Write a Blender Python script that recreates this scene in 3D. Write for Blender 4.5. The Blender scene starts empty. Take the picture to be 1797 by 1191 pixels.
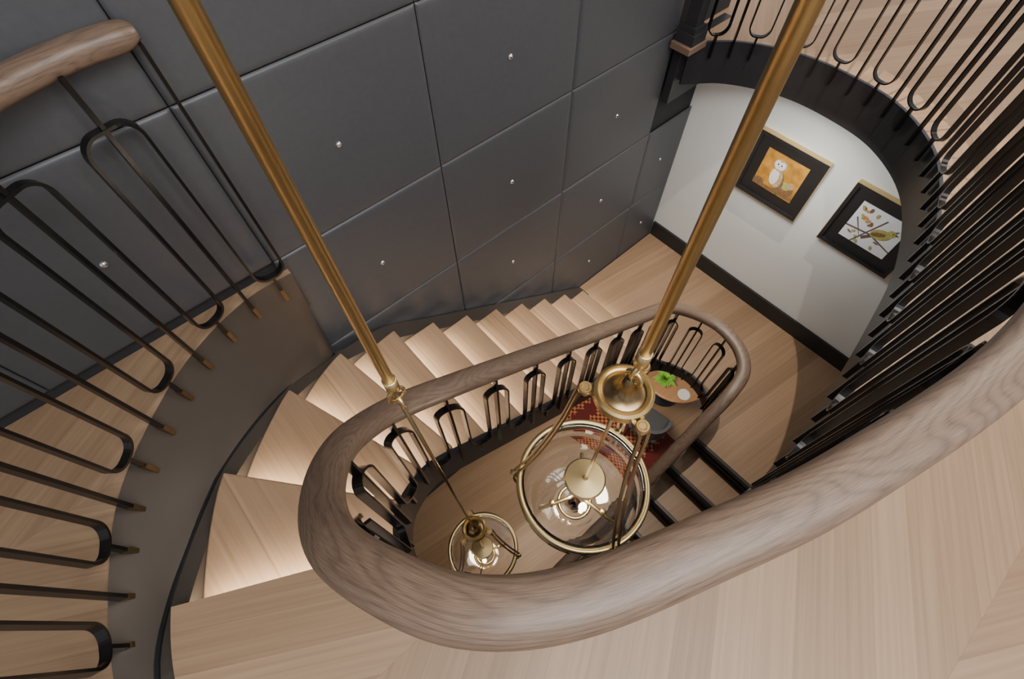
import bpy, bmesh, math, random
from mathutils import Vector, Matrix
random.seed(4)
H=1.97   # camera height above upper floor (upper floor is z=0)
scene=bpy.context.scene
col=scene.collection

# ------------------------------------------------------------------ camera
d1=Vector((10,504,857)).normalized()
xx=Vector((1950,-1495,857)); xx=(xx-d1*xx.dot(d1)).normalized()
zz=-d1
yy=zz.cross(xx)
right=Vector((xx[0],yy[0],zz[0])); down=Vector((xx[1],yy[1],zz[1])); fwd=Vector((xx[2],yy[2],zz[2]))
cam=bpy.data.cameras.new("camera"); camo=bpy.data.objects.new("camera",cam); col.objects.link(camo)
up=-down; back=-fwd
camo.matrix_world=Matrix(((right[0],up[0],back[0],0),(right[1],up[1],back[1],0),(right[2],up[2],back[2],H),(0,0,0,1)))
cam.lens=857/1797*36; cam.sensor_width=36; cam.clip_start=0.02; cam.clip_end=60
scene.camera=camo

# ------------------------------------------------------------------ materials
def newmat(name):
    m=bpy.data.materials.new(name); m.use_nodes=True
    nt=m.node_tree; b=nt.nodes['Principled BSDF']; return m,nt,b
def N(nt,t,**k):
    n=nt.nodes.new(t)
    for a,v in k.items(): setattr(n,a,v)
    return n
def M(nt,op,a,b=None,c=None):
    n=nt.nodes.new('ShaderNodeMath'); n.operation=op
    for i,v in enumerate((a,b,c)):
        if v is None: continue
        if isinstance(v,(int,float)): n.inputs[i].default_value=v
        else: nt.links.new(v,n.inputs[i])
    return n.outputs[0]
def plain(name,c,rough=.5,metal=0,noise=0,bump=0,scale=20,**kw):
    m,nt,b=newmat(name)
    b.inputs['Base Color'].default_value=(*c,1); b.inputs['Roughness'].default_value=rough; b.inputs['Metallic'].default_value=metal
    tc=N(nt,'ShaderNodeTexCoord'); no=N(nt,'ShaderNodeTexNoise'); no.inputs['Scale'].default_value=scale; no.inputs['Detail'].default_value=4
    nt.links.new(tc.outputs['Object'],no.inputs['Vector'])
    if noise:
        mx=N(nt,'ShaderNodeMix',data_type='RGBA'); mx.inputs[6].default_value=(*[x*(1-noise) for x in c],1); mx.inputs[7].default_value=(*[min(1,x*(1+noise)) for x in c],1)
        nt.links.new(no.outputs['Fac'],mx.inputs[0]); nt.links.new(mx.outputs[2],b.inputs['Base Color'])
    if bump:
        bp=N(nt,'ShaderNodeBump'); bp.inputs['Strength'].default_value=bump; bp.inputs['Distance'].default_value=.002
        nt.links.new(no.outputs['Fac'],bp.inputs['Height']); nt.links.new(bp.outputs['Normal'],b.inputs['Normal'])
    for k,v in kw.items(): b.inputs[k.replace('_',' ')].default_value=v
    return m
def floorwood(name,ca,cb,W=1.25,off=1.05,pw=.13,rot=0,chev=True,rough=.46,lines=.3):
    m,nt,b=newmat(name)
    tc=N(nt,'ShaderNodeTexCoord'); mp=N(nt,'ShaderNodeMapping'); mp.inputs['Rotation'].default_value=(0,0,rot)
    nt.links.new(tc.outputs['Object'],mp.inputs['Vector'])
    sp=N(nt,'ShaderNodeSeparateXYZ'); nt.links.new(mp.outputs['Vector'],sp.inputs[0])
    X=sp.outputs[0]; Y=sp.outputs[1]
    if chev:
        u=M(nt,'PINGPONG',M(nt,'ADD',Y,off),W)
        colid=M(nt,'FLOOR',M(nt,'DIVIDE',M(nt,'ADD',Y,off),W))
        q=M(nt,'ADD',M(nt,'MULTIPLY',X,-.5),M(nt,'MULTIPLY',u,.866))
        l=M(nt,'ADD',M(nt,'MULTIPLY',X,.866),M(nt,'MULTIPLY',u,.5))
        edge=M(nt,'MINIMUM',u,M(nt,'SUBTRACT',W,u))
    else:
        q=Y; l=X; colid=M(nt,'MULTIPLY',X,0); edge=M(nt,'ADD',M(nt,'MULTIPLY',X,0),1)
    pq=M(nt,'DIVIDE',q,pw); pid=M(nt,'FLOOR',pq); fr=M(nt,'FRACT',pq)
    ln=M(nt,'MINIMUM',fr,M(nt,'SUBTRACT',1,fr))
    line=M(nt,'MULTIPLY',M(nt,'LESS_THAN',ln,.008),1.0)
    line2=M(nt,'LESS_THAN',edge,.0012)
    ln=M(nt,'MAXIMUM',line,line2)
    wn=N(nt,'ShaderNodeTexWhiteNoise',noise_dimensions='2D')
    cv=N(nt,'ShaderNodeCombineXYZ'); nt.links.new(pid,cv.inputs[0]); nt.links.new(colid,cv.inputs[1]); nt.links.new(cv.outputs[0],wn.inputs['Vector'])
    gv=N(nt,'ShaderNodeCombineXYZ')
    nt.links.new(M(nt,'MULTIPLY',l,1.3),gv.inputs[0]); nt.links.new(M(nt,'MULTIPLY',q,60),gv.inputs[1]); nt.links.new(M(nt,'MULTIPLY',wn.outputs['Value'],17),gv.inputs[2])
    no=N(nt,'ShaderNodeTexNoise'); no.inputs['Scale'].default_value=1; no.inputs['Detail'].default_value=5; no.inputs['Distortion'].default_value=.3
    nt.links.new(gv.outputs[0],no.inputs['Vector'])
    f=M(nt,'ADD',M(nt,'MULTIPLY',no.outputs['Fac'],.8),M(nt,'MULTIPLY',wn.outputs['Value'],.4)); 
    rmp=N(nt,'ShaderNodeValToRGB'); rmp.color_ramp.elements[0].position=.3; rmp.color_ramp.elements[1].position=.9
    rmp.color_ramp.elements[0].color=(*ca,1); rmp.color_ramp.elements[1].color=(*cb,1); nt.links.new(f,rmp.inputs[0])
    mx=N(nt,'ShaderNodeMix',data_type='RGBA'); nt.links.new(M(nt,'MULTIPLY',ln,lines),mx.inputs[0]); nt.links.new(rmp.outputs[0],mx.inputs[6]); mx.inputs[7].default_value=(*[x*.3 for x in ca],1)
    nt.links.new(mx.outputs[2],b.inputs['Base Color']); b.inputs['Roughness'].default_value=rough
    bp=N(nt,'ShaderNodeBump'); bp.inputs['Strength'].default_value=.15; bp.inputs['Distance'].default_value=.002
    nt.links.new(no.outputs['Fac'],bp.inputs['Height']); nt.links.new(bp.outputs['Normal'],b.inputs['Normal'])
    return m
def railwood(name,ca,cb):
    m,nt,b=newmat(name)
    tc=N(nt,'ShaderNodeTexCoord'); sp=N(nt,'ShaderNodeSeparateXYZ'); nt.links.new(tc.outputs['UV'],sp.inputs[0])
    g=N(nt,'ShaderNodeCombineXYZ'); nt.links.new(M(nt,'MULTIPLY',sp.outputs[0],1.7),g.inputs[0]); nt.links.new(M(nt,'MULTIPLY',sp.outputs[1],9),g.inputs[1])
    lo=N(nt,'ShaderNodeTexNoise'); lo.inputs['Scale'].default_value=1.0; lo.inputs['Detail'].default_value=1.0; nt.links.new(g.outputs[0],lo.inputs['Vector'])
    band=M(nt,'PINGPONG',M(nt,'MULTIPLY',lo.outputs['Fac'],40),1.0)
    band=M(nt,'POWER',band,2.0)
    g2=N(nt,'ShaderNodeCombineXYZ'); nt.links.new(M(nt,'MULTIPLY',sp.outputs[0],22),g2.inputs[0]); nt.links.new(M(nt,'MULTIPLY',sp.outputs[1],800),g2.inputs[1])
    fi=N(nt,'ShaderNodeTexNoise'); fi.inputs['Scale'].default_value=1; fi.inputs['Detail'].default_value=2; nt.links.new(g2.outputs[0],fi.inputs['Vector'])
    f=M(nt,'SUBTRACT',M(nt,'ADD',M(nt,'MULTIPLY',fi.outputs['Fac'],.8),.18),M(nt,'MULTIPLY',band,.16))
    r=N(nt,'ShaderNodeValToRGB'); r.color_ramp.elements[0].position=.22; r.color_ramp.elements[1].position=.72
    r.color_ramp.elements[0].color=(*ca,1); r.color_ramp.elements[1].color=(*cb,1); nt.links.new(f,r.inputs[0])
    nt.links.new(r.outputs[0],b.inputs['Base Color']); b.inputs['Roughness'].default_value=.42
    bp=N(nt,'ShaderNodeBump'); bp.inputs['Strength'].default_value=.2; bp.inputs['Distance'].default_value=.001
    nt.links.new(f,bp.inputs['Height']); nt.links.new(bp.outputs['Normal'],b.inputs['Normal'])
    return m
m_floor=floorwood("oak_chevron_floor",(.245,.152,.086),(.375,.250,.152),lines=.22)
m_tread=floorwood("oak_tread",(.235,.145,.080),(.375,.245,.148),chev=False,pw=.6,rot=math.radians(90))
m_land=floorwood("oak_landing",(.215,.130,.070),(.345,.220,.130),chev=False,pw=.14,rot=math.radians(8))
m_rail=railwood("oak_handrail",(.060,.038,.026),(.200,.134,.092))
m_leather=plain("grey_leather",(.062,.064,.070),rough=.44,noise=.12,bump=.2,scale=45)
m_seam=plain("dark_seam",(.020,.020,.022),rough=.8)
m_iron=plain("blackened_steel",(.026,.024,.023),rough=.25,metal=.75,noise=.2,scale=30)
m_black=plain("black_painted_steel",(.022,.022,.026),rough=.4,noise=.15,scale=6)
m_bronze=plain("bronze_grey_stringer",(.080,.065,.053),rough=.42,metal=.25,noise=.12,scale=4)
m_white=plain("pale_plaster",(.74,.75,.72),rough=.8,noise=.05,scale=2)
m_brass=plain("brushed_brass",(.70,.535,.265),rough=.34,metal=1,noise=.05,scale=60)
m_brassd=plain("aged_bronze",(.30,.21,.11),rough=.3,metal=1,noise=.2,scale=40)
m_foot=plain("reflected_brown_foot",(.17,.11,.055),rough=.4,metal=.8,noise=.25,scale=40)  # brown reflection at the baluster tips, put into the colour
m_chrome=plain("steel_stud",(.75,.75,.76),rough=.2,metal=1)
m_ceil=plain("white_ceiling",(.7,.7,.69),rough=.9)
m_base=plain("black_baseboard",(.014,.014,.015),rough=.45)
m_dkwall=plain("dark_brown_wall",(.07,.055,.045),rough=.6,noise=.1,scale=3)
m_glass=plain("clear_glass",(1,1,1),rough=.0,Transmission_Weight=1.0,IOR=1.42)
def emis(name,c,s):
    m,nt,b=newmat(name); b.inputs['Emission Color'].default_value=(*c,1); b.inputs['Emission Strength'].default_value=s; b.inputs['Base Color'].default_value=(*c,1); return m
m_bulb=emis("warm_bulb",(1,.88,.68),9)

# ------------------------------------------------------------------ mesh helpers
def tag(o,label=None,cat=None,parent=None,kind=None,group=None):
    if label: o["label"]=label
    if cat and parent is None: o["category"]=cat
    if kind: o["kind"]=kind
    if group: o["group"]=group
    if parent: 
        o.parent=parent
        o.matrix_parent_inverse=Matrix.Translation(parent.location).inverted()
def mk(name,vs,fs,mats,label=None,cat=None,parent=None,kind=None,group=None,smooth=False,uvs=None,origin=None,fix=True):
    me=bpy.data.meshes.new(name)
    vs=[Vector(v) for v in vs]
    if origin is not None:
        o3=Vector(origin); vs=[v-o3 for v in vs]
    me.from_pydata([tuple(v) for v in vs],[],fs)
    if not isinstance(mats,(list,tuple)): mats=[mats]
    for m in mats: me.materials.append(m)
    if uvs:
        ul=me.uv_layers.new(name="UVMap")
        for p in me.polygons:
            for k,li in enumerate(p.loop_indices): ul.data[li].uv=uvs[p.index][k]
    if fix:
        bm=bmesh.new(); bm.from_mesh(me); bmesh.ops.recalc_face_normals(bm,faces=bm.faces); bm.to_mesh(me); bm.free()
    if smooth:
        for p in me.polygons: p.use_smooth=True
    o=bpy.data.objects.new(name,me); col.objects.link(o)
    if origin is not None: o.location=origin
    tag(o,label,cat,parent,kind,group)
    return o
def box(name,a,b,mat,**k):
    x0,y0,z0=a;x1,y1,z1=b
    v=[(x0,y0,z0),(x1,y0,z0),(x1,y1,z0),(x0,y1,z0),(x0,y0,z1),(x1,y0,z1),(x1,y1,z1),(x0,y1,z1)]
    f=[(0,3,2,1),(4,5,6,7),(0,1,5,4),(1,2,6,5),(2,3,7,6),(3,0,4,7)]
    bev=k.pop('bev',0)
    o=mk(name,v,f,mat,**k)
    if bev:
        md=o.modifiers.new("bevel",'BEVEL'); md.width=bev; md.segments=3
    return o
def prism(name,poly,zt,zb,mats,**k):
    n=len(poly)
    zts=zt if isinstance(zt,list) else [zt]*n
    zbs=zb if isinstance(zb,list) else [zb]*n
    v=[(p[0],p[1],zts[i]) for i,p in enumerate(poly)]+[(p[0],p[1],zbs[i]) for i,p in enumerate(poly)]
    bev=k.pop('bev',0)
    f=[tuple(range(n)),tuple(range(2*n-1,n-1,-1))]+[(i,i+n,(i+1)%n+n,(i+1)%n) for i in range(n)]
    o=mk(name,v,f,mats,**k)
    me=o.data
    if len(me.materials)>1:
        for p in me.polygons:
            if p.normal.z<.5: p.material_index=1
    if bev:
        md=o.modifiers.new("bevel",'BEVEL'); md.width=bev; md.segments=2; md.limit_method='ANGLE'
    return o
def cat_rom(nodes,sub=12):
    out=[]
    n=len(nodes); d=len(nodes[0])
    def g(i):
        if i<0: return tuple(2*nodes[0][k]-nodes[1][k] for k in range(d))
        if i>=n: return tuple(2*nodes[-1][k]-nodes[-2][k] for k in range(d))
        return nodes[i]
    for i in range(n-1):
        p0,p1,p2,p3=g(i-1),g(i),g(i+1),g(i+2)
        for s in range(sub):
            t=s/sub
            out.append(tuple(.5*((2*p1[k])+(-p0[k]+p2[k])*t+(2*p0[k]-5*p1[k]+4*p2[k]-p3[k])*t*t+(-p0[k]+3*p1[k]-3*p2[k]+p3[k])*t**3) for k in range(d)))
    out.append(tuple(nodes[-1]))
    return out
class Path:
    def __init__(s,nodes,sub=12):
        s.p=cat_rom(nodes,sub); s.c=[0]
        for a,b in zip(s.p,s.p[1:]): s.c.append(s.c[-1]+math.hypot(b[0]-a[0],b[1]-a[1]))
        s.L=s.c[-1]
    def at(s,t):
        import bisect
        t=max(0,min(s.L-1e-6,t)); i=max(0,min(len(s.p)-2,bisect.bisect_right(s.c,t)-1))
        f=(t-s.c[i])/max(1e-9,s.c[i+1]-s.c[i]); a,b=s.p[i],s.p[i+1]
        return [a[k]+(b[k]-a[k])*f for k in range(len(a))]
    def tan(s,t):
        a=s.at(max(0,t-.02)); b=s.at(min(s.L,t+.02)); v=Vector((b[0]-a[0],b[1]-a[1],0)); return v.normalized()
    def nrm(s,t):
        d=s.tan(t); return Vector((d.y,-d.x,0))   # right of travel
    def find(s,x,y,zmin=0):
        best=min([i for i in range(len(s.p))],key=lambda i:(s.p[i][0]-x)**2+(s.p[i][1]-y)**2+(10 if s.p[i][3]<zmin else 0)); return s.c[best]
def sweep(name,pts,ups,prof,mat,closed_ends=True,**k):
    vs=[];n=len(prof); L=0; us=[]
    for i,p in enumerate(pts):
        a=pts[max(0,i-1)]; b=pts[min(len(pts)-1,i+1)]; T=(b-a).normalized(); S=ups[i]; S=(S-T*S.dot(T)).normalized(); U=S.cross(T).normalized()
        if U.z<0: U=-U
        if i: L+=(p-pts[i-1]).length
        us.append(L)
        e=min(i,len(pts)-1-i); sc=1 if e>=3 else (0.55,.82,.94)[e]
        for (x,y) in prof: vs.append(p+S*x*sc+U*y*sc)
    per=[0]
    for j in range(n):
        a=prof[j]; b=prof[(j+1)%n]; per.append(per[-1]+math.hypot(a[0]-b[0],a[1]-b[1]))
    fs=[];uv=[]
    for i in range(len(pts)-1):
        for j in range(n):
            j2=(j+1)%n
            fs.append((i*n+j,i*n+j2,(i+1)*n+j2,(i+1)*n+j)); uv.append(((us[i],per[j]),(us[i],per[j+1]),(us[i+1],per[j+1]),(us[i+1],per[j])))
    if closed_ends:
        for base in (0,(len(pts)-1)*n):
            fs.append(tuple(base+j for j in range(n))); uv.append(tuple((us[0 if base==0 else -1]+prof[j][0],per[j]) for j in range(n)))
    return mk(name,vs,fs,mat,uvs=uv,fix=False,smooth=True,**k)
def tube_geo(pts,r,seg=10,vs=None,fs=None):
    if vs is None: vs=[];fs=[]
    pts=[Vector(p) for p in pts]; base=len(vs); rs=r if isinstance(r,(list,tuple)) else [r]*len(pts)
    ref=Vector((1,0,0))
    for i,p in enumerate(pts):
        T=(pts[min(len(pts)-1,i+1)]-pts[max(0,i-1)]).normalized()
        if abs(T.dot(ref))>.95: ref=Vector((0,1,0))
        S=(ref-T*ref.dot(T)).normalized(); U=T.cross(S)
        for j in range(seg):
            a=2*math.pi*j/seg; vs.append(p+S*math.cos(a)*rs[i]+U*math.sin(a)*rs[i])
    for i in range(len(pts)-1):
        for j in range(seg):
            fs.append((base+i*seg+j,base+i*seg+(j+1)%seg,base+(i+1)*seg+(j+1)%seg,base+(i+1)*seg+j))
    fs.append(tuple(base+j for j in range(seg))); fs.append(tuple(base+(len(pts)-1)*seg+j for j in range(seg)))
    return vs,fs
def lathe_geo(prof,c,seg=48,vs=None,fs=None,closed=False):
    if vs is None: vs=[];fs=[]
    base=len(vs)
    for (r,z) in prof:
        for j in range(seg):
            a=2*math.pi*j/seg; vs.append(Vector((c[0]+r*math.cos(a),c[1]+r*math.sin(a),c[2]+z)))
    n=len(prof)
    for i in range(n-1 if not closed else n):
        for j in range(seg):
            a=base+i*seg; b=base+((i+1)%n)*seg; fs.append((a+j,a+(j+1)%seg,b+(j+1)%seg,b+j))
    return vs,fs
def ring_geo(R,r,c,seg=56,m=10,vs=None,fs=None,h=None):
    h=h or r
    prof=[(R+r*math.cos(2*math.pi*k/m),h*math.sin(2*math.pi*k/m)) for k in range(m)]
    return lathe_geo(prof,c,seg,vs,fs,closed=True)
def ribbon(name,pts,nrms,off,th,zt,zb,mat,**k):
    vs=[];fs=[]
    for i,p in enumerate(pts):
        for (o,z) in ((off,zt[i]),(off+th,zt[i]),(off+th,zb[i]),(off,zb[i])):
            vs.append((p[0]+nrms[i].x*o,p[1]+nrms[i].y*o,z))
    for i in range(len(pts)-1):
        for j in range(4): fs.append((i*4+j,i*4+(j+1)%4,(i+1)*4+(j+1)%4,(i+1)*4+j))
    fs.append((0,1,2,3)); e=(len(pts)-1)*4; fs.append((e,e+1,e+2,e+3))
    return mk(name,vs,fs,mat,**k)

# ------------------------------------------------------------------ paths  (x, y, rail depth, foot depth) depth measured down from lens height
G=Path([(3.36,1.88,.87,1.97),(3.62,1.66,.87,1.97),(3.80,1.30,.87,1.97),(3.835,.92,.87,1.97),(3.75,.50,.87,1.97),(3.44,.13,.87,1.97),(2.9,-.12,.87,1.97),
 (2.3,-.24,.87,1.97),(1.7,-.31,.87,1.97),(1.1,-.32,.87,1.97),(.6,-.22,.87,1.97),(.3,-.12,.87,1.97),(.085,-.03,.87,1.97),(-.044,.069,.88,1.97),(-.12,.19,.92,1.97),
 (-.175,.34,1.02,1.97),(-.175,.5,1.19,2.02),(-.12,.65,1.36,2.18),(-.03,.755,1.52,2.33),(.14,.845,1.74,2.5),(.4,.86,1.93,2.70),(.727,.86,2.15,2.93),
 (1.3,.86,2.54,3.33),(1.9,.86,2.95,3.74),(2.35,.85,3.25,4.08),(2.56,.77,3.40,4.30),(2.68,.62,3.47,4.37),(2.72,.45,3.5,4.37),(2.67,.25,3.52,4.37),
 (2.53,.11,3.54,4.38),(2.3,.07,3.58,4.42),(2.05,.07,3.72,4.53),(1.75,.07,3.92,4.73),(1.14,.07,4.34,5.15),(.56,.08,4.74,5.55),(-.1,.08,5.19,6.0),(-.8,.08,5.66,6.47)])
B=Path([(.17,1.93,.79,1.97),(-.06,1.93,.79,1.97),(-.32,1.85,.79,1.97),(-.57,1.70,.79,1.97),(-.86,1.42,.79,1.97),(-1.01,1.135,.79,1.97),(-1.11,.8,.79,1.97),(-1.14,.45,.79,1.97),(-1.1,.1,.79,1.97),(-1.03,-.3,.79,1.97)])
t_I0=G.find(-.175,.5)

def railprof(w,h,n=24,e=2.5):
    out=[]
    for k in range(n):
        a=2*math.pi*k/n; c,s=math.cos(a),math.sin(a)
        out.append((w/2*math.copysign(abs(c)**(2/e),c),h/2*math.copysign(abs(s)**(2/e),s)))
    return out
def handrail(path,t0,t1,w,h,**k):
    pts=[];ups=[];n=int((t1-t0)/.02)
    for i in range(n+1):
        t=t0+(t1-t0)*i/n; a=path.at(t); pts.append(Vector((a[0],a[1],H-a[2]))); ups.append(path.nrm(t))
    return sweep("handrail",pts,ups,railprof(w,h),m_rail,**k)
handrail(G,.03,G.L-.05,.106,.08,label="thick curved brown oak handrail sweeping around the oval stairwell",cat="handrail")
o=handrail(B,.0,B.L-.05,.10,.08,label="brown oak handrail ending beside the leather wall",cat="handrail")

def rib(path,t0,t1,off,th,top,bot,name,mat,step=.03,**k):
    n=max(2,int((t1-t0)/step)); P=[];Nn=[];zt=[];zb=[]
    for i in range(n+1):
        t=t0+(t1-t0)*i/n; a=path.at(t); P.append(a); Nn.append(path.nrm(t)); zt.append(H-a[3]+top)
        bb=bot-(.18*math.exp(-((a[3]-4.37)/.12)**2) if path is G and a[3]>3 else 0)
        zb.append(H-a[3]-bb)
    return ribbon(name,P,Nn,off,th,zt,zb,mat,**k)
rib(G,0,t_I0,.0,.022,.012,.30,"trim_1",m_black,label="black steel fascia around the oval floor opening",kind="structure")
rib(G,t_I0-.01,G.L,.0,.022,.03,.30,"stair_stringer",m_black,label="black steel inner stringer curving down the open stairwell",cat="stair stringer")

# balusters
def strap(vs,fs,path,off,poly,w=.030,th=.009,drop=.09):
    pts=[];ns=[]
    for (t,h) in poly:
        a=path.at(t); n=path.nrm(t); zf=H-a[3]-drop; zr=H-a[2]-.02
        pts.append(Vector((a[0]+n.x*off,a[1]+n.y*off,zf+h*(zr-zf)))); ns.append(n)
    b=len(vs)
    for i,p in enumerate(pts):
        T=(pts[min(len(pts)-1,i+1)]-pts[max(0,i-1)]).normalized(); n=ns[i]; n=(n-T*n.dot(T)).normalized(); S=T.cross(n).normalized()
        for (x,y) in ((1,1),(1,-1),(-1,-1),(-1,1)): vs.append(p+n*x*w/2+S*y*th/2)
    for i in range(len(pts)-1):
        for j in range(4): fs.append((b+i*4+j,b+i*4+(j+1)%4,b+(i+1)*4+(j+1)%4,b+(i+1)*4+j))
    fs.append((b,b+1,b+2,b+3)); e=b+(len(pts)-1)*4; fs.append((e,e+1,e+2,e+3))
def unit(path,t0,off,label,group,P=.30,q=.075,ht=.86,first=False,last=False,feet=False,w=.030,th=.009):
    hb=.14; rr=.062
    a=path.at(t0); Hh=(a[3]-a[2]); rh=rr/Hh
    def arc(cx,ch,a0,a1,n=7): return [(cx+rr*math.cos(a0+(a1-a0)*i/n),ch+rh*math.sin(a0+(a1-a0)*i/n)) for i in range(n+1)]
    pl=[(t0-q,1.0 if first else ht-rh),(t0-q,(ht+hb)/2),(t0-q,hb+rh)]
    pl+=arc(t0-q+rr,hb+rh,math.pi,1.5*math.pi)
    pl+=arc(t0+q-rr,hb+rh,1.5*math.pi,2*math.pi)
    pl+=[(t0+q,(ht+hb)/2)]
    if last: pl+=[(t0+q,1.0)]
    else:
        pl+=arc(t0+q+rr,ht-rh,math.pi,.5*math.pi)
        pl+=arc(t0+P-q-rr,ht-rh,.5*math.pi,0)
    vs=[];fs=[]
    strap(vs,fs,path,off,pl,w=w,th=th)
    strap(vs,fs,path,off,[(t0,0),(t0,hb)],w=.024,th=.014)
    strap(vs,fs,path,off,[(t0+P/2,h) for h in (0,.25,.5,.75,1)],w=w-.003,th=th+.003)
    f=path.at(t0); n=path.nrm(t0)
    org=(f[0]+n.x*off,f[1]+n.y*off,H-f[3]-.09)
    o=mk("baluster",vs,fs,m_iron,label=label,cat="baluster",group=group,origin=org)
    if feet:
        for tt in (t0,t0+P/2):
            vs=[];fs=[]; strap(vs,fs,path,off,[(tt,-.006),(tt,.06)],w=w+.002,th=.018)
            mk("foot",vs,fs,m_foot,parent=o,label="baluster foot with reflected brown in its colour")  # tip piece carrying the reflected brown as its own colour
t=.15; first=True
while t<G.L-.35:
    onstair=t>t_I0-.1
    PG=.27 if onstair else .30
    unit(G,t,.042,"blackened steel fork-shaped baluster on the stair stringer" if onstair else "blackened steel fork-shaped baluster around the floor opening",
         "stair balusters" if onstair else "landing balusters",P=(PG if onstair or t+.30<=t_I0-.1 else .30-.0075+.0),q=.0675 if onstair else .075,ht=.88 if onstair else .955,first=first,last=t+PG>=G.L-.35)
    t+=PG; first=False
PB=.345; t=.085; first=True
while t<B.L-.3:
    unit(B,t,-.042,"blackened steel fork-shaped baluster on the curved ledge","ledge balusters",P=PB,q=.073,first=first,last=t+PB>=B.L-.3,feet=True,w=.034,th=.011); t+=PB; first=False

# ------------------------------------------------------------------ treads
R=.2;
I=[(-.185,.33),(-.175,.5),(-.09,.69),(.07,.815),(.28,.86),(.5,.86)]; O=[(-.98,.5),(-.885,.863),(-.605,1.305),(-.205,1.62),(.13,1.77),(.5,1.82)]
C=[(-1.04,.5),(-.945,.89),(-.65,1.36),(-.235,1.69),(.10,1.85),(.5,1.955)]
for k in range(5,12):
    x=.5+.29*(k-4); I.append((x,.86)); O.append((x,1.82)); C.append((x,1.955))
I.append((2.7,.86)); O.append((2.82,1.82)); C.append((2.82,1.955))
ci=cat_rom(I,8); co=cat_rom(O,8); cc=cat_rom(C,8)
def fl(li,k,sub=8): return li[(k)*sub:(k+1)*sub+1]
for k in range(1,12):
    a=fl(ci,k); b=fl(co,k)
    fa=Vector(a[-1]); fb=Vector(b[-1]); d=(fb-fa).normalized(); nn=Vector((d.y,-d.x))
    poly=a[:-1]+[tuple(fa+nn*.018),tuple(fb+nn*.018)]+b[:-1][::-1]
    zt=-R*k
    tr=prism("stair_tread",poly,zt,zt-.042,[m_tread],label="oak stair tread with light under its nosing beside the leather wall",cat="stair tread",group="upper flight treads",bev=.008)
    ra=Vector(a[0]); rb=Vector(b[0]); d=(rb-ra).normalized(); nn=Vector((d.y,-d.x))
    prism("riser",[tuple(ra-nn*.03),tuple(ra),tuple(rb),tuple(rb-nn*.03)],zt+R-.043,zt-.03,[m_bronze],parent=tr)
def band(name,A,Bc,zs,th,mat,zs2=None,**k):
    n=len(A); vs=[]; zs2=zs2 or zs
    for i in range(n):
        vs+= [(A[i][0],A[i][1],zs[i]),(Bc[i][0],Bc[i][1],zs2[i]),(Bc[i][0],Bc[i][1],zs2[i]-th),(A[i][0],A[i][1],zs[i]-th)]
    fs=[]
    for i in range(n-1):
        for j in range(4): fs.append((i*4+j,i*4+(j+1)%4,(i+1)*4+(j+1)%4,(i+1)*4+j))
    fs.append((0,1,2,3)); e=(n-1)*4; fs.append((e,e+1,e+2,e+3))
    return mk(name,vs,fs,mat,**k)
def offs(P,d):
    out=[]
    for i in range(len(P)):
        a=Vector(P[max(0,i-1)]); b=Vector(P[min(len(P)-1,i+1)]); t=(b-a).normalized(); out.append((P[i][0]-t.y*d,P[i][1]+t.x*d))
    return out
def pz(s):
    if s>=1: return -R*s-.10
    if s<=-.6: return -.035
    f=(s+.6)/1.6; f=f*f*(2.2-1.2*f)*1.0
    return -.035+(-.30+.035)*f
Opre=[(-.86,-.35),(-.97,.05)]; Cpre=[(-.93,-.35),(-1.03,.05)]
oo=cat_rom(Opre+O,8); c2=cat_rom(Cpre+C,8)      # index 3 -> s=0
zs=[pz(i/8-3) for i in range(len(oo))]
band("stair_stringer",oo,c2,zs,.22,m_bronze,label="dark bronze outer stringer running down beside the leather wall",cat="stair stringer")
n1=8*6+1; A1=c2[:n1]
band("trim_5",A1,offs(A1,.014),[z+.012 for z in zs[:n1]],.03,m_base,kind="structure",label="black bead between curved wall and stair")

# ------------------------------------------------------------------ upper floor with opening
def seg(path,t0,t1,step=.04):
    n=max(2,int(abs(t1-t0)/step)); return [tuple(path.at(t0+(t1-t0)*i/n)[:2]) for i in range(n+1)]
tb=B.L
outline=[(-4,2.0),(.17,2.0)]+seg(B,0,tb)+[tuple(p[:2]) for p in oo[:25]]+seg(G,t_I0,0)+[(3.36,2.0),(3.36,4.5),(7.5,4.5),(7.5,-4.5),(-4,-4.5)]
prism("floor",outline,0,-.28,[m_floor,m_black],kind="structure",label="oak chevron plank upper floor with oval opening")
n=64; Cp=Path([(.12,1.93,0,0),(C[4][0],C[4][1],0,0),(C[3][0],C[3][1],0,0),(C[2][0],C[2][1],0,0),(C[1][0],C[1][1],0,0),(C[0][0],C[0][1],0,0),(-1.03,.05,0,0),(-.93,-.35,0,0)])
def stairz(x,y):
    i=min(range(len(c2)),key=lambda i:(c2[i][0]-x)**2+(c2[i][1]-y)**2); return pz(i/8-3)
top=[];bot=[];zb=[]
for i in range(n+1):
    f=i/n; a=B.at(tb*f); nn=B.nrm(tb*f)*-1; top.append((a[0]+nn.x*.004,a[1]+nn.y*.004)); b=Cp.at(Cp.L*f); bot.append((b[0],b[1])); zb.append(stairz(b[0],b[1]))
for _ in range(4): zb=[zb[0]]+[(zb[i-1]+zb[i]+zb[i+1])/3 for i in range(1,n)]+[zb[-1]]
vs=[];fs=[]; m_=8
for i in range(n+1):
    for j in range(m_+1):
        g=j/m_; s=g*g*(.35)+g*.65
        vs.append((top[i][0]*(1-s)+bot[i][0]*s,top[i][1]*(1-s)+bot[i][1]*s,.006*(1-g)+zb[i]*g))
for i in range(n):
    for j in range(m_): fs.append((i*(m_+1)+j,i*(m_+1)+j+1,(i+1)*(m_+1)+j+1,(i+1)*(m_+1)+j))
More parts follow.
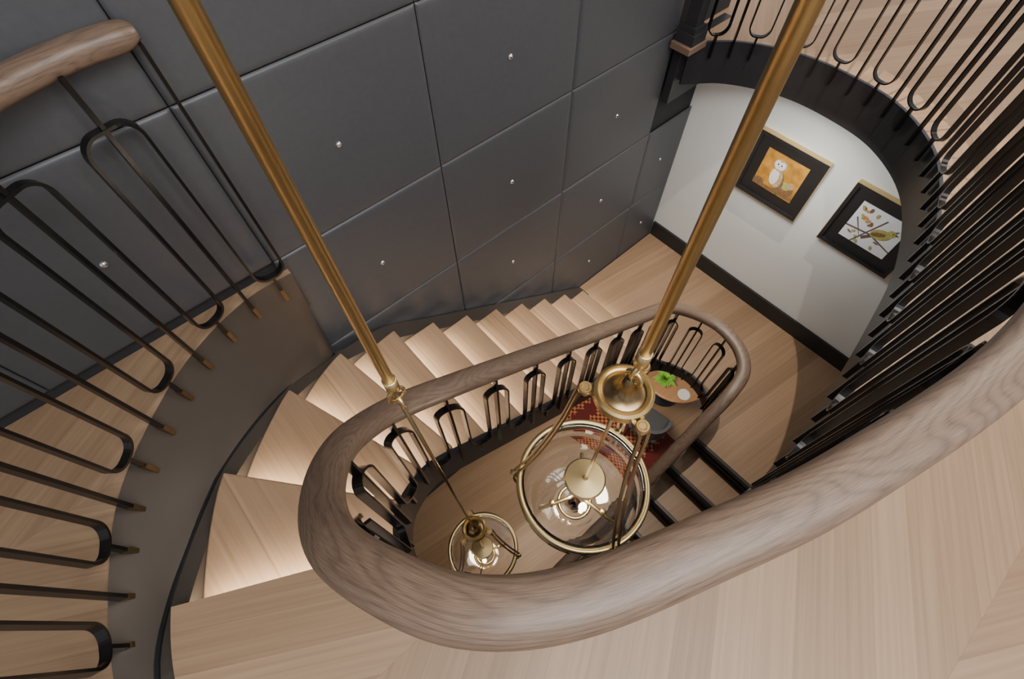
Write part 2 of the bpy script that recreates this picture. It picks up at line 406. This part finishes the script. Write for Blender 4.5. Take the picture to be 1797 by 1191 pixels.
mk("wall_left",vs,fs,m_bronze,kind="structure",label="curved dark bronze wall below the ledge",smooth=True,fix=False)
# ------------------------------------------------------------------ landing
XL=2.25
arc_in=seg(G,G.find(2.50,.80,3),G.find(2.53,.11,3))
outl=[(XL,.07),(XL,-.95),(3.88,-.95),(3.88,1.96),(2.53,1.96),(2.53,.80)]
prism("floor",outl+arc_in,-2.4,-2.52,[m_land,m_black],kind="structure",label="oak plank half landing between flights")
for k in range(1,13):
    x1=XL-.29*(k-1); x0=x1-.29
    zt=-2.4-R*k
    tr=prism("stair_tread",[(x1-.012,.07),(x1-.012,-.95),(x0,-.95),(x0,.07)],zt,zt-.042,[m_land],label="oak stair tread with dark riser below the landing",cat="stair tread",group="lower flight treads",bev=.006)
    prism("riser",[(x1-.012,.07),(x1-.012,-.95),(x1+.02,-.95),(x1+.02,.07)],zt+R-(.121 if k==1 else .043),zt-.03,[m_black],parent=tr)
    prism("nosing",[(x1-.022,.068),(x1-.022,-.945),(x1-.0005,-.945),(x1-.0005,.068)],zt+R-.006,zt+R-.06,[m_black],parent=tr,label="black metal nosing bar")

# ------------------------------------------------------------------ walls
box("wall_back",(-4,2.0,-5),(3.98,2.1,4.2),m_seam,kind="structure",label="dark wall behind upholstered leather panels")
box("wall_right",(3.88,-.96,-2.52),(3.98,2.0,-.28),m_white,kind="structure",label="pale plaster wall below the upper floor")
box("wall_front",(-1.3,-1.05,-5),(3.98,-.96,-.28),m_dkwall,kind="structure",label="dark brown stairwell wall")
box("baseboard_right",(3.855,-.95,-2.4),(3.88,1.96,-2.21),m_base,kind="structure",label="black baseboard on the landing")
box("floor",(-4,-4.5,-5.1),(7.5,4.5,-5.0),m_land,kind="structure",label="oak plank lower floor")
box("ceiling",(-4,-4.5,4.2),(7.5,4.5,4.3),m_ceil,kind="structure",label="white ceiling")
box("trim_4",(3.30,1.90,-.46),(3.88,1.965,.004),m_black,kind="structure",label="black steel beam end at the wall corner")
xs=[.13-1.053*3,.13-1.053*2,.13-1.053,.13,1.183,2.236,3.289,3.875]
ds=[-.64,.205,1.05,1.895,2.74,3.585,4.43,5.275,6.12]
gx=[0,.006,.014,.03,.08,.5,.92,.97,.986,.994,1]
for i in range(len(xs)-1):
    for j in range(len(ds)-1):
        x0,x1=xs[i]+.0018,xs[i+1]-.0018; z1,z0=H-ds[j]-.0018,H-ds[j+1]+.0018
        if x1<.2 and z1<.3: continue
        if x1<.2 and z0<0: z0=.01
        if i==6 and z1>.2: x1=3.33
        if i==6 and ds[j]<1.9: continue
        vs=[];fs=[];n=len(gx)
        for a in gx:
            for b in gx:
                w=x1-x0;h=z1-z0
                ex=min(a,1-a)*w; ez=min(b,1-b)*h; e=min(ex,ez)
                f=min(1,e/.024); f=math.sqrt(max(0,1-(1-f)**2))
                vs.append((x0+a*w,1.998-.018-.012*f,z0+b*h))
        for a in range(n-1):
            for b in range(n-1): fs.append((a*n+b,(a+1)*n+b,(a+1)*n+b+1,a*n+b+1))
        cx,cz=(x0+x1)/2,(z0+z1)/2
        if z0==.01: cz=H-(ds[j]+ds[j+1])/2
        p=mk("wall_panel",vs,fs,m_leather,label="padded dark grey leather wall panel with central steel stud",cat="wall panel",group="leather wall panels",smooth=True,origin=(cx,2.0,z0),fix=False)
        pv,pf=lathe_geo([(0.0001,.012),(.008,.010),(.0135,.006),(.016,0)],(0,0,0),16)
        pv=[Vector((cx+v.x,1.968-v.z,cz+v.y)) for v in pv]
        mk("stud",pv,pf,m_chrome,parent=p,smooth=True)

# newel post
nw=bpy.data.objects.new("newel_post",None); col.objects.link(nw); nw.location=(3.30,1.86,0)
tag(nw,"black square newel post on stepped wooden plinth at the wall","newel post")
box("plinth",(3.20,1.78,0),(3.40,1.95,.05),m_rail,parent=nw,label="oak plinth",bev=.006)
vs=[];fs=[]
for (w,z0,z1) in ((.075,.05,.12),(.06,.12,.16),(.045,.16,1.05),(.06,1.0,1.06)):
    b=len(vs); x,y=3.30,1.865
    vs+=[(x-w,y-w,z0),(x+w,y-w,z0),(x+w,y+w,z0),(x-w,y+w,z0),(x-w,y-w,z1),(x+w,y-w,z1),(x+w,y+w,z1),(x-w,y+w,z1)]
    fs+=[tuple(b+q for q in f) for f in [(0,3,2,1),(4,5,6,7),(0,1,5,4),(1,2,6,5),(2,3,7,6),(3,0,4,7)]]
mk("post",vs,fs,m_black,parent=nw)

# ------------------------------------------------------------------ framed pictures
def ell(cx,cy,rx,ry,n=24,rot=0):
    return [(cx+rx*math.cos(2*math.pi*i/n)*math.cos(rot)-ry*math.sin(2*math.pi*i/n)*math.sin(rot),cy+rx*math.cos(2*math.pi*i/n)*math.sin(rot)+ry*math.sin(2*math.pi*i/n)*math.cos(rot)) for i in range(n)]
def picture(yL,yR,zt,zb,label,bg,shapes):
    e=bpy.data.objects.new("framed_picture",None); col.objects.link(e); e.location=(3.88,(yL+yR)/2,zb)
    tag(e,label,"picture")
    X=3.88; w=.028
    vs=[];fs=[]
    def bx(a,b):
        q=len(vs); x0,y0,z0=a;x1,y1,z1=b
        vs.extend([(x0,y0,z0),(x1,y0,z0),(x1,y1,z0),(x0,y1,z0),(x0,y0,z1),(x1,y0,z1),(x1,y1,z1),(x0,y1,z1)])
        fs.extend([tuple(q+k for k in f) for f in [(0,3,2,1),(4,5,6,7),(0,1,5,4),(1,2,6,5),(2,3,7,6),(3,0,4,7)]])
    bx((X-.05,yR,zb),(X,yR+w,zt)); bx((X-.05,yL-w,zb),(X,yL,zt)); bx((X-.05,yR+w,zb),(X,yL-w,zb+w)); bx((X-.05,yR+w,zt-w),(X,yL-w,zt))
    mk("frame",vs,fs,m_base,parent=e)
    vs=[];fs=[]; g=.0025
    bx((X-.052,yR-g,zt),(X,yL+g,zt+g)); bx((X-.052,yR-g,zb-g),(X,yL+g,zb)); bx((X-.052,yR-g,zb),(X,yR,zt)); bx((X-.052,yL,zb),(X,yL+g,zt))
    mk("frame_edge",vs,fs,m_brass,parent=e,label="gilt outer edge")
    box("mat_board",(X-.03,yR+w,zb+w),(X-.005,yL-w,zt-w),m_base,parent=e)
    mg=.115; y0,y1,z0,z1=yR+mg,yL-mg,zb+mg+.01,zt-mg
    box("artwork",(X-.034,y0,z0),(X-.03,y1,z1),bg,parent=e,label="printed bird picture")
    W=y1-y0;Hh=z1-z0
    for i,(nm,poly,mt) in enumerate(shapes):
        vs=[(X-.0345-.0004*(i+1),y1-p[0]*W,z0+p[1]*Hh) for p in poly]
        mk(nm,vs,[tuple(range(len(vs)))],mt,parent=e,fix=False)
m_or=plain("orange_print",(.66,.25,.035),rough=.6,noise=.9,scale=13)
m_ow=plain("owl_white",(.85,.80,.70),rough=.7,noise=.2,scale=60); m_ot=plain("owl_tan",(.50,.33,.17),rough=.7,noise=.7,scale=90)
m_bk=plain("ink_black",(.01,.008,.006),rough=.6); m_sky=plain("pale_print",(.80,.82,.84),rough=.6,noise=.15,scale=10)
m_gr=plain("print_olive",(.42,.40,.12),rough=.7,noise=.6,scale=60); m_br=plain("print_branch",(.13,.09,.07),rough=.7); m_dk=plain("print_brown",(.22,.12,.05),rough=.7,noise=.7,scale=60)
m_orb=plain("print_orange_breast",(.6,.28,.07),rough=.7,noise=.4,scale=60)
shapes=[("foliage_blotch",ell(.76,.24,.18,.20,rot=-.3),m_dk),("foliage_blotch",ell(.72,.33,.12,.10),m_gr),("foliage_blotch",ell(.84,.40,.08,.09),m_ot),("foliage_blotch",ell(.12,.12,.13,.10),m_dk),("owl_tail",ell(.58,.14,.07,.15,rot=.5),m_dk),("owl_wing",ell(.53,.38,.12,.28,rot=.28),m_dk),("owl_body",ell(.46,.42,.14,.27,rot=.22),m_ot),("owl_chest",ell(.40,.42,.105,.22,rot=.10),m_ow),
 ("owl_head",ell(.42,.74,.165,.155),m_ot),("owl_face",ell(.36,.735,.08,.115,rot=.3),m_ow),("owl_face",ell(.45,.735,.08,.115,rot=-.3),m_ow),
 ("eye",ell(.36,.75,.016,.02),m_bk),("eye",ell(.445,.75,.016,.02),m_bk),("beak",ell(.402,.70,.008,.028),m_orb),
 ("branch",[(.0,.02),(1,.06),(1,.14),(.5,.12),(0,.10)],m_dk)]
shapes+=[("fleck",ell(.53+random.uniform(-.05,.05),.38+random.uniform(-.2,.2),.009,.013,6),m_ow) for _ in range(12)]
picture(1.285,.68,H-2.585,H-3.18,"square black framed picture of a white owl on orange",m_or,shapes)
shapes=[("branch",[(.0,.30),(.5,.36),(1,.20),(1,.23),(.5,.40),(0,.34)],m_br),("branch",[(.25,.0),(.28,.0),(.62,.85),(.59,.86)],m_br),("branch",[(.5,.38),(.53,.36),(.9,.75),(.88,.77)],m_br),("branch",[(.34,.22),(.36,.20),(.10,.62),(.08,.60)],m_br),
 ("bird_tail",[(.55,.45),(.58,.38),(.42,.18),(.37,.24)],m_br),("bird_body",ell(.66,.50,.20,.13,rot=.5),m_gr),("bird_head",ell(.81,.65,.08,.08),m_gr),("beak",[(.87,.70),(.95,.66),(.87,.65)],m_br),("bird_wing",ell(.62,.48,.14,.055,rot=.5),m_dk),("eye",ell(.83,.67,.012,.012,8),m_bk)]
shapes+=[("leaf",ell(.24+random.uniform(-.18,.2),.74+random.uniform(-.16,.16),.06,.028,10,random.uniform(0,3)),random.choice([m_orb,m_gr,m_dk])) for _ in range(12)]
shapes+=[("leaf",ell(random.uniform(.1,.9),random.uniform(.05,.3),.05,.022,10,random.uniform(0,3)),random.choice([m_gr,m_dk])) for _ in range(7)]
picture(.45,-.155,H-2.585,H-3.18,"square black framed picture of a bird on a branch",m_sky,shapes)

# ------------------------------------------------------------------ pendant lanterns
def strapgeo(pts,w,th,tang,vs,fs):
    b=len(vs)
    for i,p in enumerate(pts):
        T=(pts[min(len(pts)-1,i+1)]-pts[max(0,i-1)]).normalized(); S=tang; U=T.cross(S).normalized()
        for (x,y) in ((1,1),(1,-1),(-1,-1),(-1,1)): vs.append(p+S*x*w/2+U*y*th/2)
    for i in range(len(pts)-1):
        for j in range(4): fs.append((b+i*4+j,b+i*4+(j+1)%4,b+(i+1)*4+(j+1)%4,b+(i+1)*4+j))
    fs.append((b,b+1,b+2,b+3)); e=b+(len(pts)-1)*4; fs.append((e,e+1,e+2,e+3))
def lantern(top,joint,cap,label,ang0=0.4,sc=1.0):
    top,joint,cap=Vector(top),Vector(joint),Vector(cap)
    e=bpy.data.objects.new("pendant_lantern",None); col.objects.link(e); e.location=tuple(top)
    tag(e,label,"pendant light")
    v,f=tube_geo([top,joint],.0135,24); lathe_geo([(.0136,.0),(.0175,.0),(.0175,-.05),(.012,-.06),(.0001,-.06)],joint+Vector((0,0,.03)),20,v,f)
    mk("pole",v,f,m_brass,parent=e,smooth=True,label="long brushed brass pole")
    v,f=lathe_geo([(.0001,0),(.07,0),(.07,-.02),(.02,-.05),(.0125,-.05)],top,32); mk("canopy",v,f,m_brass,parent=e,smooth=True)
    v=[];f=[]
    c=joint+Vector((0,0,-.055)); 
    tube_geo([c+Vector((math.cos(a)*.022,0,math.sin(a)*.026)) for a in [i*math.pi/10 for i in range(21)]],.0055,8,v,f)
    c2=c+Vector((0,0,-.038))
    tube_geo([c2+Vector((0,math.cos(a)*.022,math.sin(a)*.022)) for a in [i*math.pi/10 for i in range(21)]],.0055,8,v,f)
    mk("link",v,f,m_brass,parent=e,smooth=True)
    v,f=tube_geo([c2+Vector((0,0,-.018)),cap+Vector((0,0,.03))],.0065,12)
    mk("rod",v,f,m_brassd,parent=e,smooth=True)
    v,f=lathe_geo([(.0065,.085),(.012,.08),(.018,.055),(.024,.034),(.036,.020),(.050,.012),(.056,.010)],cap,48)
    mk("cap",v,f,m_brassd,parent=e,smooth=True)
    v,f=lathe_geo([(.056,.008),(.057,.016),(.062,.019),(.067,.013),(.070,.019),(.077,.014),(.079,-.010),(.072,-.02),(.03,-.03),(.0001,-.032)],cap,48)
    mk("cap_rim",v,f,m_brass,parent=e,smooth=False)
    rz=cap+Vector((0,0,-.90*sc)); Rr=.265*sc
    for k in range(3):
        a=ang0+k*2*math.pi/3; d=Vector((math.cos(a),math.sin(a),0)); tg=Vector((-math.sin(a),math.cos(a),0))
        prof=[(.075,-.004),(.104,-.006),(.117,-.04),(.135,-.20),(.170,-.42),(.215,-.64),(.262,-.82),(.286,-.90),(.288,-.95),(.278,-1.0),(.262,-1.05)]
        pts=[Vector(p) for p in cat_rom([tuple(cap+d*(r*(1 if i<3 else sc))+Vector((0,0,z*sc))) for i,(r,z) in enumerate(prof)],4)]
        vs=[];fs=[]; strapgeo([p+tg*.012 for p in pts],.011,.006,tg,vs,fs); strapgeo([p-tg*.012 for p in pts],.011,.006,tg,vs,fs)
        mk("arm",vs,fs,m_brassd,parent=e)
        v,f=lathe_geo([(.0001,.006),(.008,.006),(.010,.003),(.013,.008),(.016,.008),(.018,.003),(.018,-.012),(.0001,-.014)],cap+d*.098,24); mk("bracket",v,f,m_brass,parent=e,smooth=False)
        v,f=tube_geo([rz+d*(Rr-.012),rz+d*(Rr+.04)],.012,12); mk("clamp",v,f,m_brass,parent=e,smooth=True)
    v,f=ring_geo(Rr,.0125,rz,h=.016,seg=72); mk("rim",v,f,m_brass,parent=e,smooth=True,label="brass rim")
    g=[(Rr-.014,.02),(Rr-.012,-.02),(Rr+.002,-.06),(Rr+.005,-.10),(Rr-.004,-.105),(Rr-.004,-.16),(Rr-.02,-.23),(Rr-.032,-.235),(Rr-.055,-.30),(Rr-.09,-.345),(Rr-.102,-.345),(Rr-.15,-.39),(Rr-.165,-.385),(.05,-.41),(.0001,-.42)]
    g=[(r*1.0,z*sc) for r,z in g]
    gi=[(max(.0001,r-.005),z+(.005 if r<Rr-.05 else 0)) for r,z in g][::-1]
    v,f=lathe_geo(g+gi,rz,72,closed=False); n=len(g)+len(gi)
    for j in range(72): f.append((j,(j+1)%72,(n-1)*72+(j+1)%72,(n-1)*72+j))
    mk("glass_bowl",v,f,m_glass,parent=e,smooth=True,label="clear glass bowl")
    v,f=ring_geo(Rr-.19*1,.008,rz+Vector((0,0,-.36*sc))); mk("lower_ring",v,f,m_brass,parent=e,smooth=True)
    v,f=tube_geo([cap+Vector((0,0,-.03)),rz+Vector((0,0,-.2*sc))],.006,12)
    mk("stem",v,f,m_brass,parent=e,smooth=True)
    v,f=lathe_geo([(.006,.085),(.012,.078),(.078,.072),(.084,.066),(.084,.058),(.076,.054),(.0065,.054)],rz,48); mk("reflector",v,f,m_brass,parent=e,smooth=False,label="round brass reflector disc")
    for k in range(3):
        a=ang0+.5+k*2*math.pi/3; d=Vector((math.cos(a),math.sin(a),0))
        c=rz+Vector((0,0,-.2*sc)); v,f=tube_geo([c,c+d*.05+Vector((0,0,-.005)),c+d*.19],.009,10); 
        tube_geo([c+d*.13+Vector((0,0,.0)),c+d*.13+Vector((0,0,.04))],.013,12,v,f)
        mk("candle_arm",v,f,m_brass,parent=e,smooth=True)
    c=rz+Vector((0,0,-.2*sc)); v,f=lathe_geo([(.0001,.14),(.008,.13),(.016,.105),(.018,.08),(.010,.05),(.010,.0)],c+Vector((-.045,-.06,0)),16); mk("bulb",v,f,m_bulb,parent=e,smooth=True)
    L=bpy.data.lights.new("bulb_glow",'POINT'); L.energy=6; L.color=(1,.86,.66); L.shadow_soft_size=.03
    lo=bpy.data.objects.new("bulb_glow",L); col.objects.link(lo); lo.location=rz+Vector((.03,.03,-.06))
lantern((.553,.2,4.2),(.555,.2,H-.97),(.547,.205,H-1.15),"brass and clear glass pendant lantern on a long pole",ang0=.175)
lantern((.085,.575,4.2),(.107,.577,H-1.07),(.150,.577,H-3.25),"brass and clear glass pendant lantern hanging deep in the stairwell",ang0=1.2)

# ------------------------------------------------------------------ lower lounge
def rug():
    m,nt,b=newmat("red_rug"); tc=N(nt,'ShaderNodeTexCoord'); v=N(nt,'ShaderNodeTexChecker'); v.inputs['Scale'].default_value=24
    v.inputs['Color1'].default_value=(.12,.016,.012,1); v.inputs['Color2'].default_value=(.50,.19,.07,1)
    mp=N(nt,'ShaderNodeMapping'); nt.links.new(tc.outputs['Object'],mp.inputs['Vector']); nt.links.new(mp.outputs[0],v.inputs['Vector'])
    sp=N(nt,'ShaderNodeSeparateXYZ'); nt.links.new(tc.outputs['Object'],sp.inputs[0])
    st=M(nt,'PINGPONG',sp.outputs[1],.28); 
    zig=M(nt,'ADD',st,M(nt,'PINGPONG',sp.outputs[0],.07))
    mx=N(nt,'ShaderNodeMix',data_type='RGBA'); nt.links.new(M(nt,'LESS_THAN',zig,.22),mx.inputs[0]); mx.inputs[6].default_value=(.12,.016,.013,1); nt.links.new(v.outputs['Color'],mx.inputs[7])
    nt.links.new(mx.outputs[2],b.inputs['Base Color']); b.inputs['Roughness'].default_value=.95; return m
box("rug",(2.35,-.1,-5.0),(3.3,2.0,-4.985),rug(),label="dark red patterned rug on the lower floor",cat="rug",bev=.004)
m_table=floorwood("warm_oak_table",(.30,.15,.07),(.45,.24,.12),chev=False,pw=.5)
tx=3.80
tb_=bpy.data.objects.new("dining_table",None); col.objects.link(tb_); tb_.location=(tx,.85,-5.0); tag(tb_,"round oak dining table with plates and plant on the lower floor","table")
v,f=lathe_geo([(.0001,-4.26),(.49,-4.26),(.505,-4.27),(.505,-4.29),(.48,-4.30),(.0001,-4.30)],(tx,.85,0),56); mk("table_top",v,f,m_table,parent=tb_)
v,f=lathe_geo([(.04,-4.3),(.035,-4.9),(.25,-4.97),(.26,-5.0)],(tx,.85,0),40); mk("pedestal",v,f,m_black,parent=tb_,smooth=True)
m_plate=plain("white_ceramic",(.8,.79,.76),rough=.25)
for (px,py) in ((3.60,1.14),(3.56,.54)):
    v,f=lathe_geo([(.0001,.006),(.06,.006),(.085,.018),(.087,.015),(.06,.0),(.0001,0)],(px,py,-4.26),36); mk("plate",v,f,m_plate,smooth=True,label="white ceramic plate on the round table",cat="plate",group="plates on the table",origin=(px,py,-4.26))
pl=bpy.data.objects.new("potted_plant",None); col.objects.link(pl); pl.location=(3.53,.86,-4.26); tag(pl,"small leafy green potted plant on the round table","plant")
v,f=lathe_geo([(.0001,0),(.05,0),(.07,.08),(.065,.08),(.05,.06),(.0001,.06)],(3.53,.86,-4.26),24); mk("pot",v,f,m_plate,parent=pl,smooth=True)
m_leaf=plain("green_leaf",(.24,.52,.07),rough=.5,noise=.4,scale=30)
vs=[];fs=[]
for i in range(130):
    a=random.uniform(0,6.28); el=random.uniform(.1,1.4); L=random.uniform(.10,.20); d=Vector((math.cos(a)*math.cos(el),math.sin(a)*math.cos(el),math.sin(el)*.6)); s=Vector((-math.sin(a),math.cos(a),0))
    c=Vector((3.53,.86,-4.20)); b=len(vs); vs+=[c+d*.02,c+d*L*.55+s*.03,c+d*L+Vector((0,0,-.01)),c+d*L*.55-s*.03]; fs.append((b,b+1,b+2,b+3))
mk("foliage",vs,fs,m_leaf,parent=pl,fix=False)
m_fab=plain("charcoal_fabric",(.07,.072,.08),rough=.9,noise=.2,scale=60)
def chair(x,y,rot):
    e=bpy.data.objects.new("dining_chair",None); col.objects.link(e)
    tag(e,"charcoal upholstered dining chair beside the round table","chair",group="chairs at the table")
    box("seat",(-.22,-.22,.38),(.22,.22,.48),m_fab,parent=e,bev=.04)
    vs=[]; fs=[]
    for i in range(13):
        a=math.radians(-20+i*220/12)
        for (r,z) in ((.22,.42),(.22,.72),(.265,.72),(.265,.42)): vs.append((r*math.cos(a),-r*math.sin(a),z))
    for i in range(12):
        for j in range(4): fs.append((i*4+j,i*4+(j+1)%4,(i+1)*4+(j+1)%4,(i+1)*4+j))
    fs+= [(0,1,2,3),(48,49,50,51)]
    mk("backrest",vs,fs,m_fab,parent=e)
    for sx in (-1,1):
        for sy in (-1,1):
            v,f=tube_geo([(sx*.17,sy*.17,.40),(sx*.19,sy*.19,0)],[.018,.012],10); mk("leg",v,f,m_black,parent=e,smooth=True)
    e.location=(x,y,-4.985); e.rotation_euler=(0,0,rot)
chair(3.02,.62,math.radians(-80))

# ------------------------------------------------------------------ lights
def area(name,loc,tgt,sx,sy,en,c):
    L=bpy.data.lights.new(name,'AREA'); L.shape='RECTANGLE'; L.size=sx; L.size_y=sy; L.energy=en; L.color=c
    o=bpy.data.objects.new(name,L); col.objects.link(o); o.location=loc
    d=Vector(tgt)-Vector(loc); o.rotation_euler=d.to_track_quat('-Z','Y').to_euler(); return o
area("ceiling_light",(.2,-.6,4.1),(.4,.9,0),3.0,2.4,260,(.97,.98,1))
area("ceiling_light",(4.8,0,4.0),(4.9,.2,0),2.4,2.4,150,(1,.88,.74))
area("ceiling_light",(1.2,-3.2,4.0),(1.2,-2.4,0),3.0,1.8,110,(1,.95,.90))
S=bpy.data.lights.new("ceiling_spot",'SPOT'); S.energy=750; S.color=(1,.89,.76); S.spot_size=math.radians(40); S.spot_blend=.35; S.shadow_soft_size=.02
so=bpy.data.objects.new("ceiling_spot",S); col.objects.link(so); so.location=(2.95,.75,4.15); so.rotation_euler=(Vector((2.75,.55,0))-Vector((2.95,.75,4.15))).to_track_quat('-Z','Y').to_euler()
area("landing_wall_fill",(3.2,.8,-.34),(3.6,.7,-3),.4,.4,12,(1,.98,.94))  # added fill that brightens the pale wall and pictures, not a fixture
area("lounge_fill",(2.4,.9,-2.7),(3.4,.9,-5),.6,.4,34,(1,.86,.68))  # added fill under the landing to light the table and rug
area("lounge_fill",(.8,.6,-3.6),(.6,.8,-5),.6,.4,8,(1,.84,.64))  # second added fill, below the flight, for the bottom of the well
for k in range(0,12):
    a=Vector(I[k+1]); b=Vector(O[k+1]); mpt=a.lerp(b,.52); d=(b-a); Ln=d.length*.9; nn=Vector((d.y,-d.x)).normalized()
    L=bpy.data.lights.new("nosing_light",'AREA'); L.shape='RECTANGLE'; L.size=Ln; L.size_y=.012; L.energy=4.2; L.color=(1,.88,.72)
    o=bpy.data.objects.new("nosing_light",L); col.objects.link(o); o.location=(mpt.x+nn.x*.008,mpt.y+nn.y*.008,-R*k-.10)
    o.rotation_euler=(0,0,math.atan2(d.y,d.x))
w=bpy.data.worlds.new("world"); scene.world=w; w.use_nodes=True
w.node_tree.nodes['Background'].inputs[0].default_value=(.88,.90,.95,1); w.node_tree.nodes['Background'].inputs[1].default_value=.75
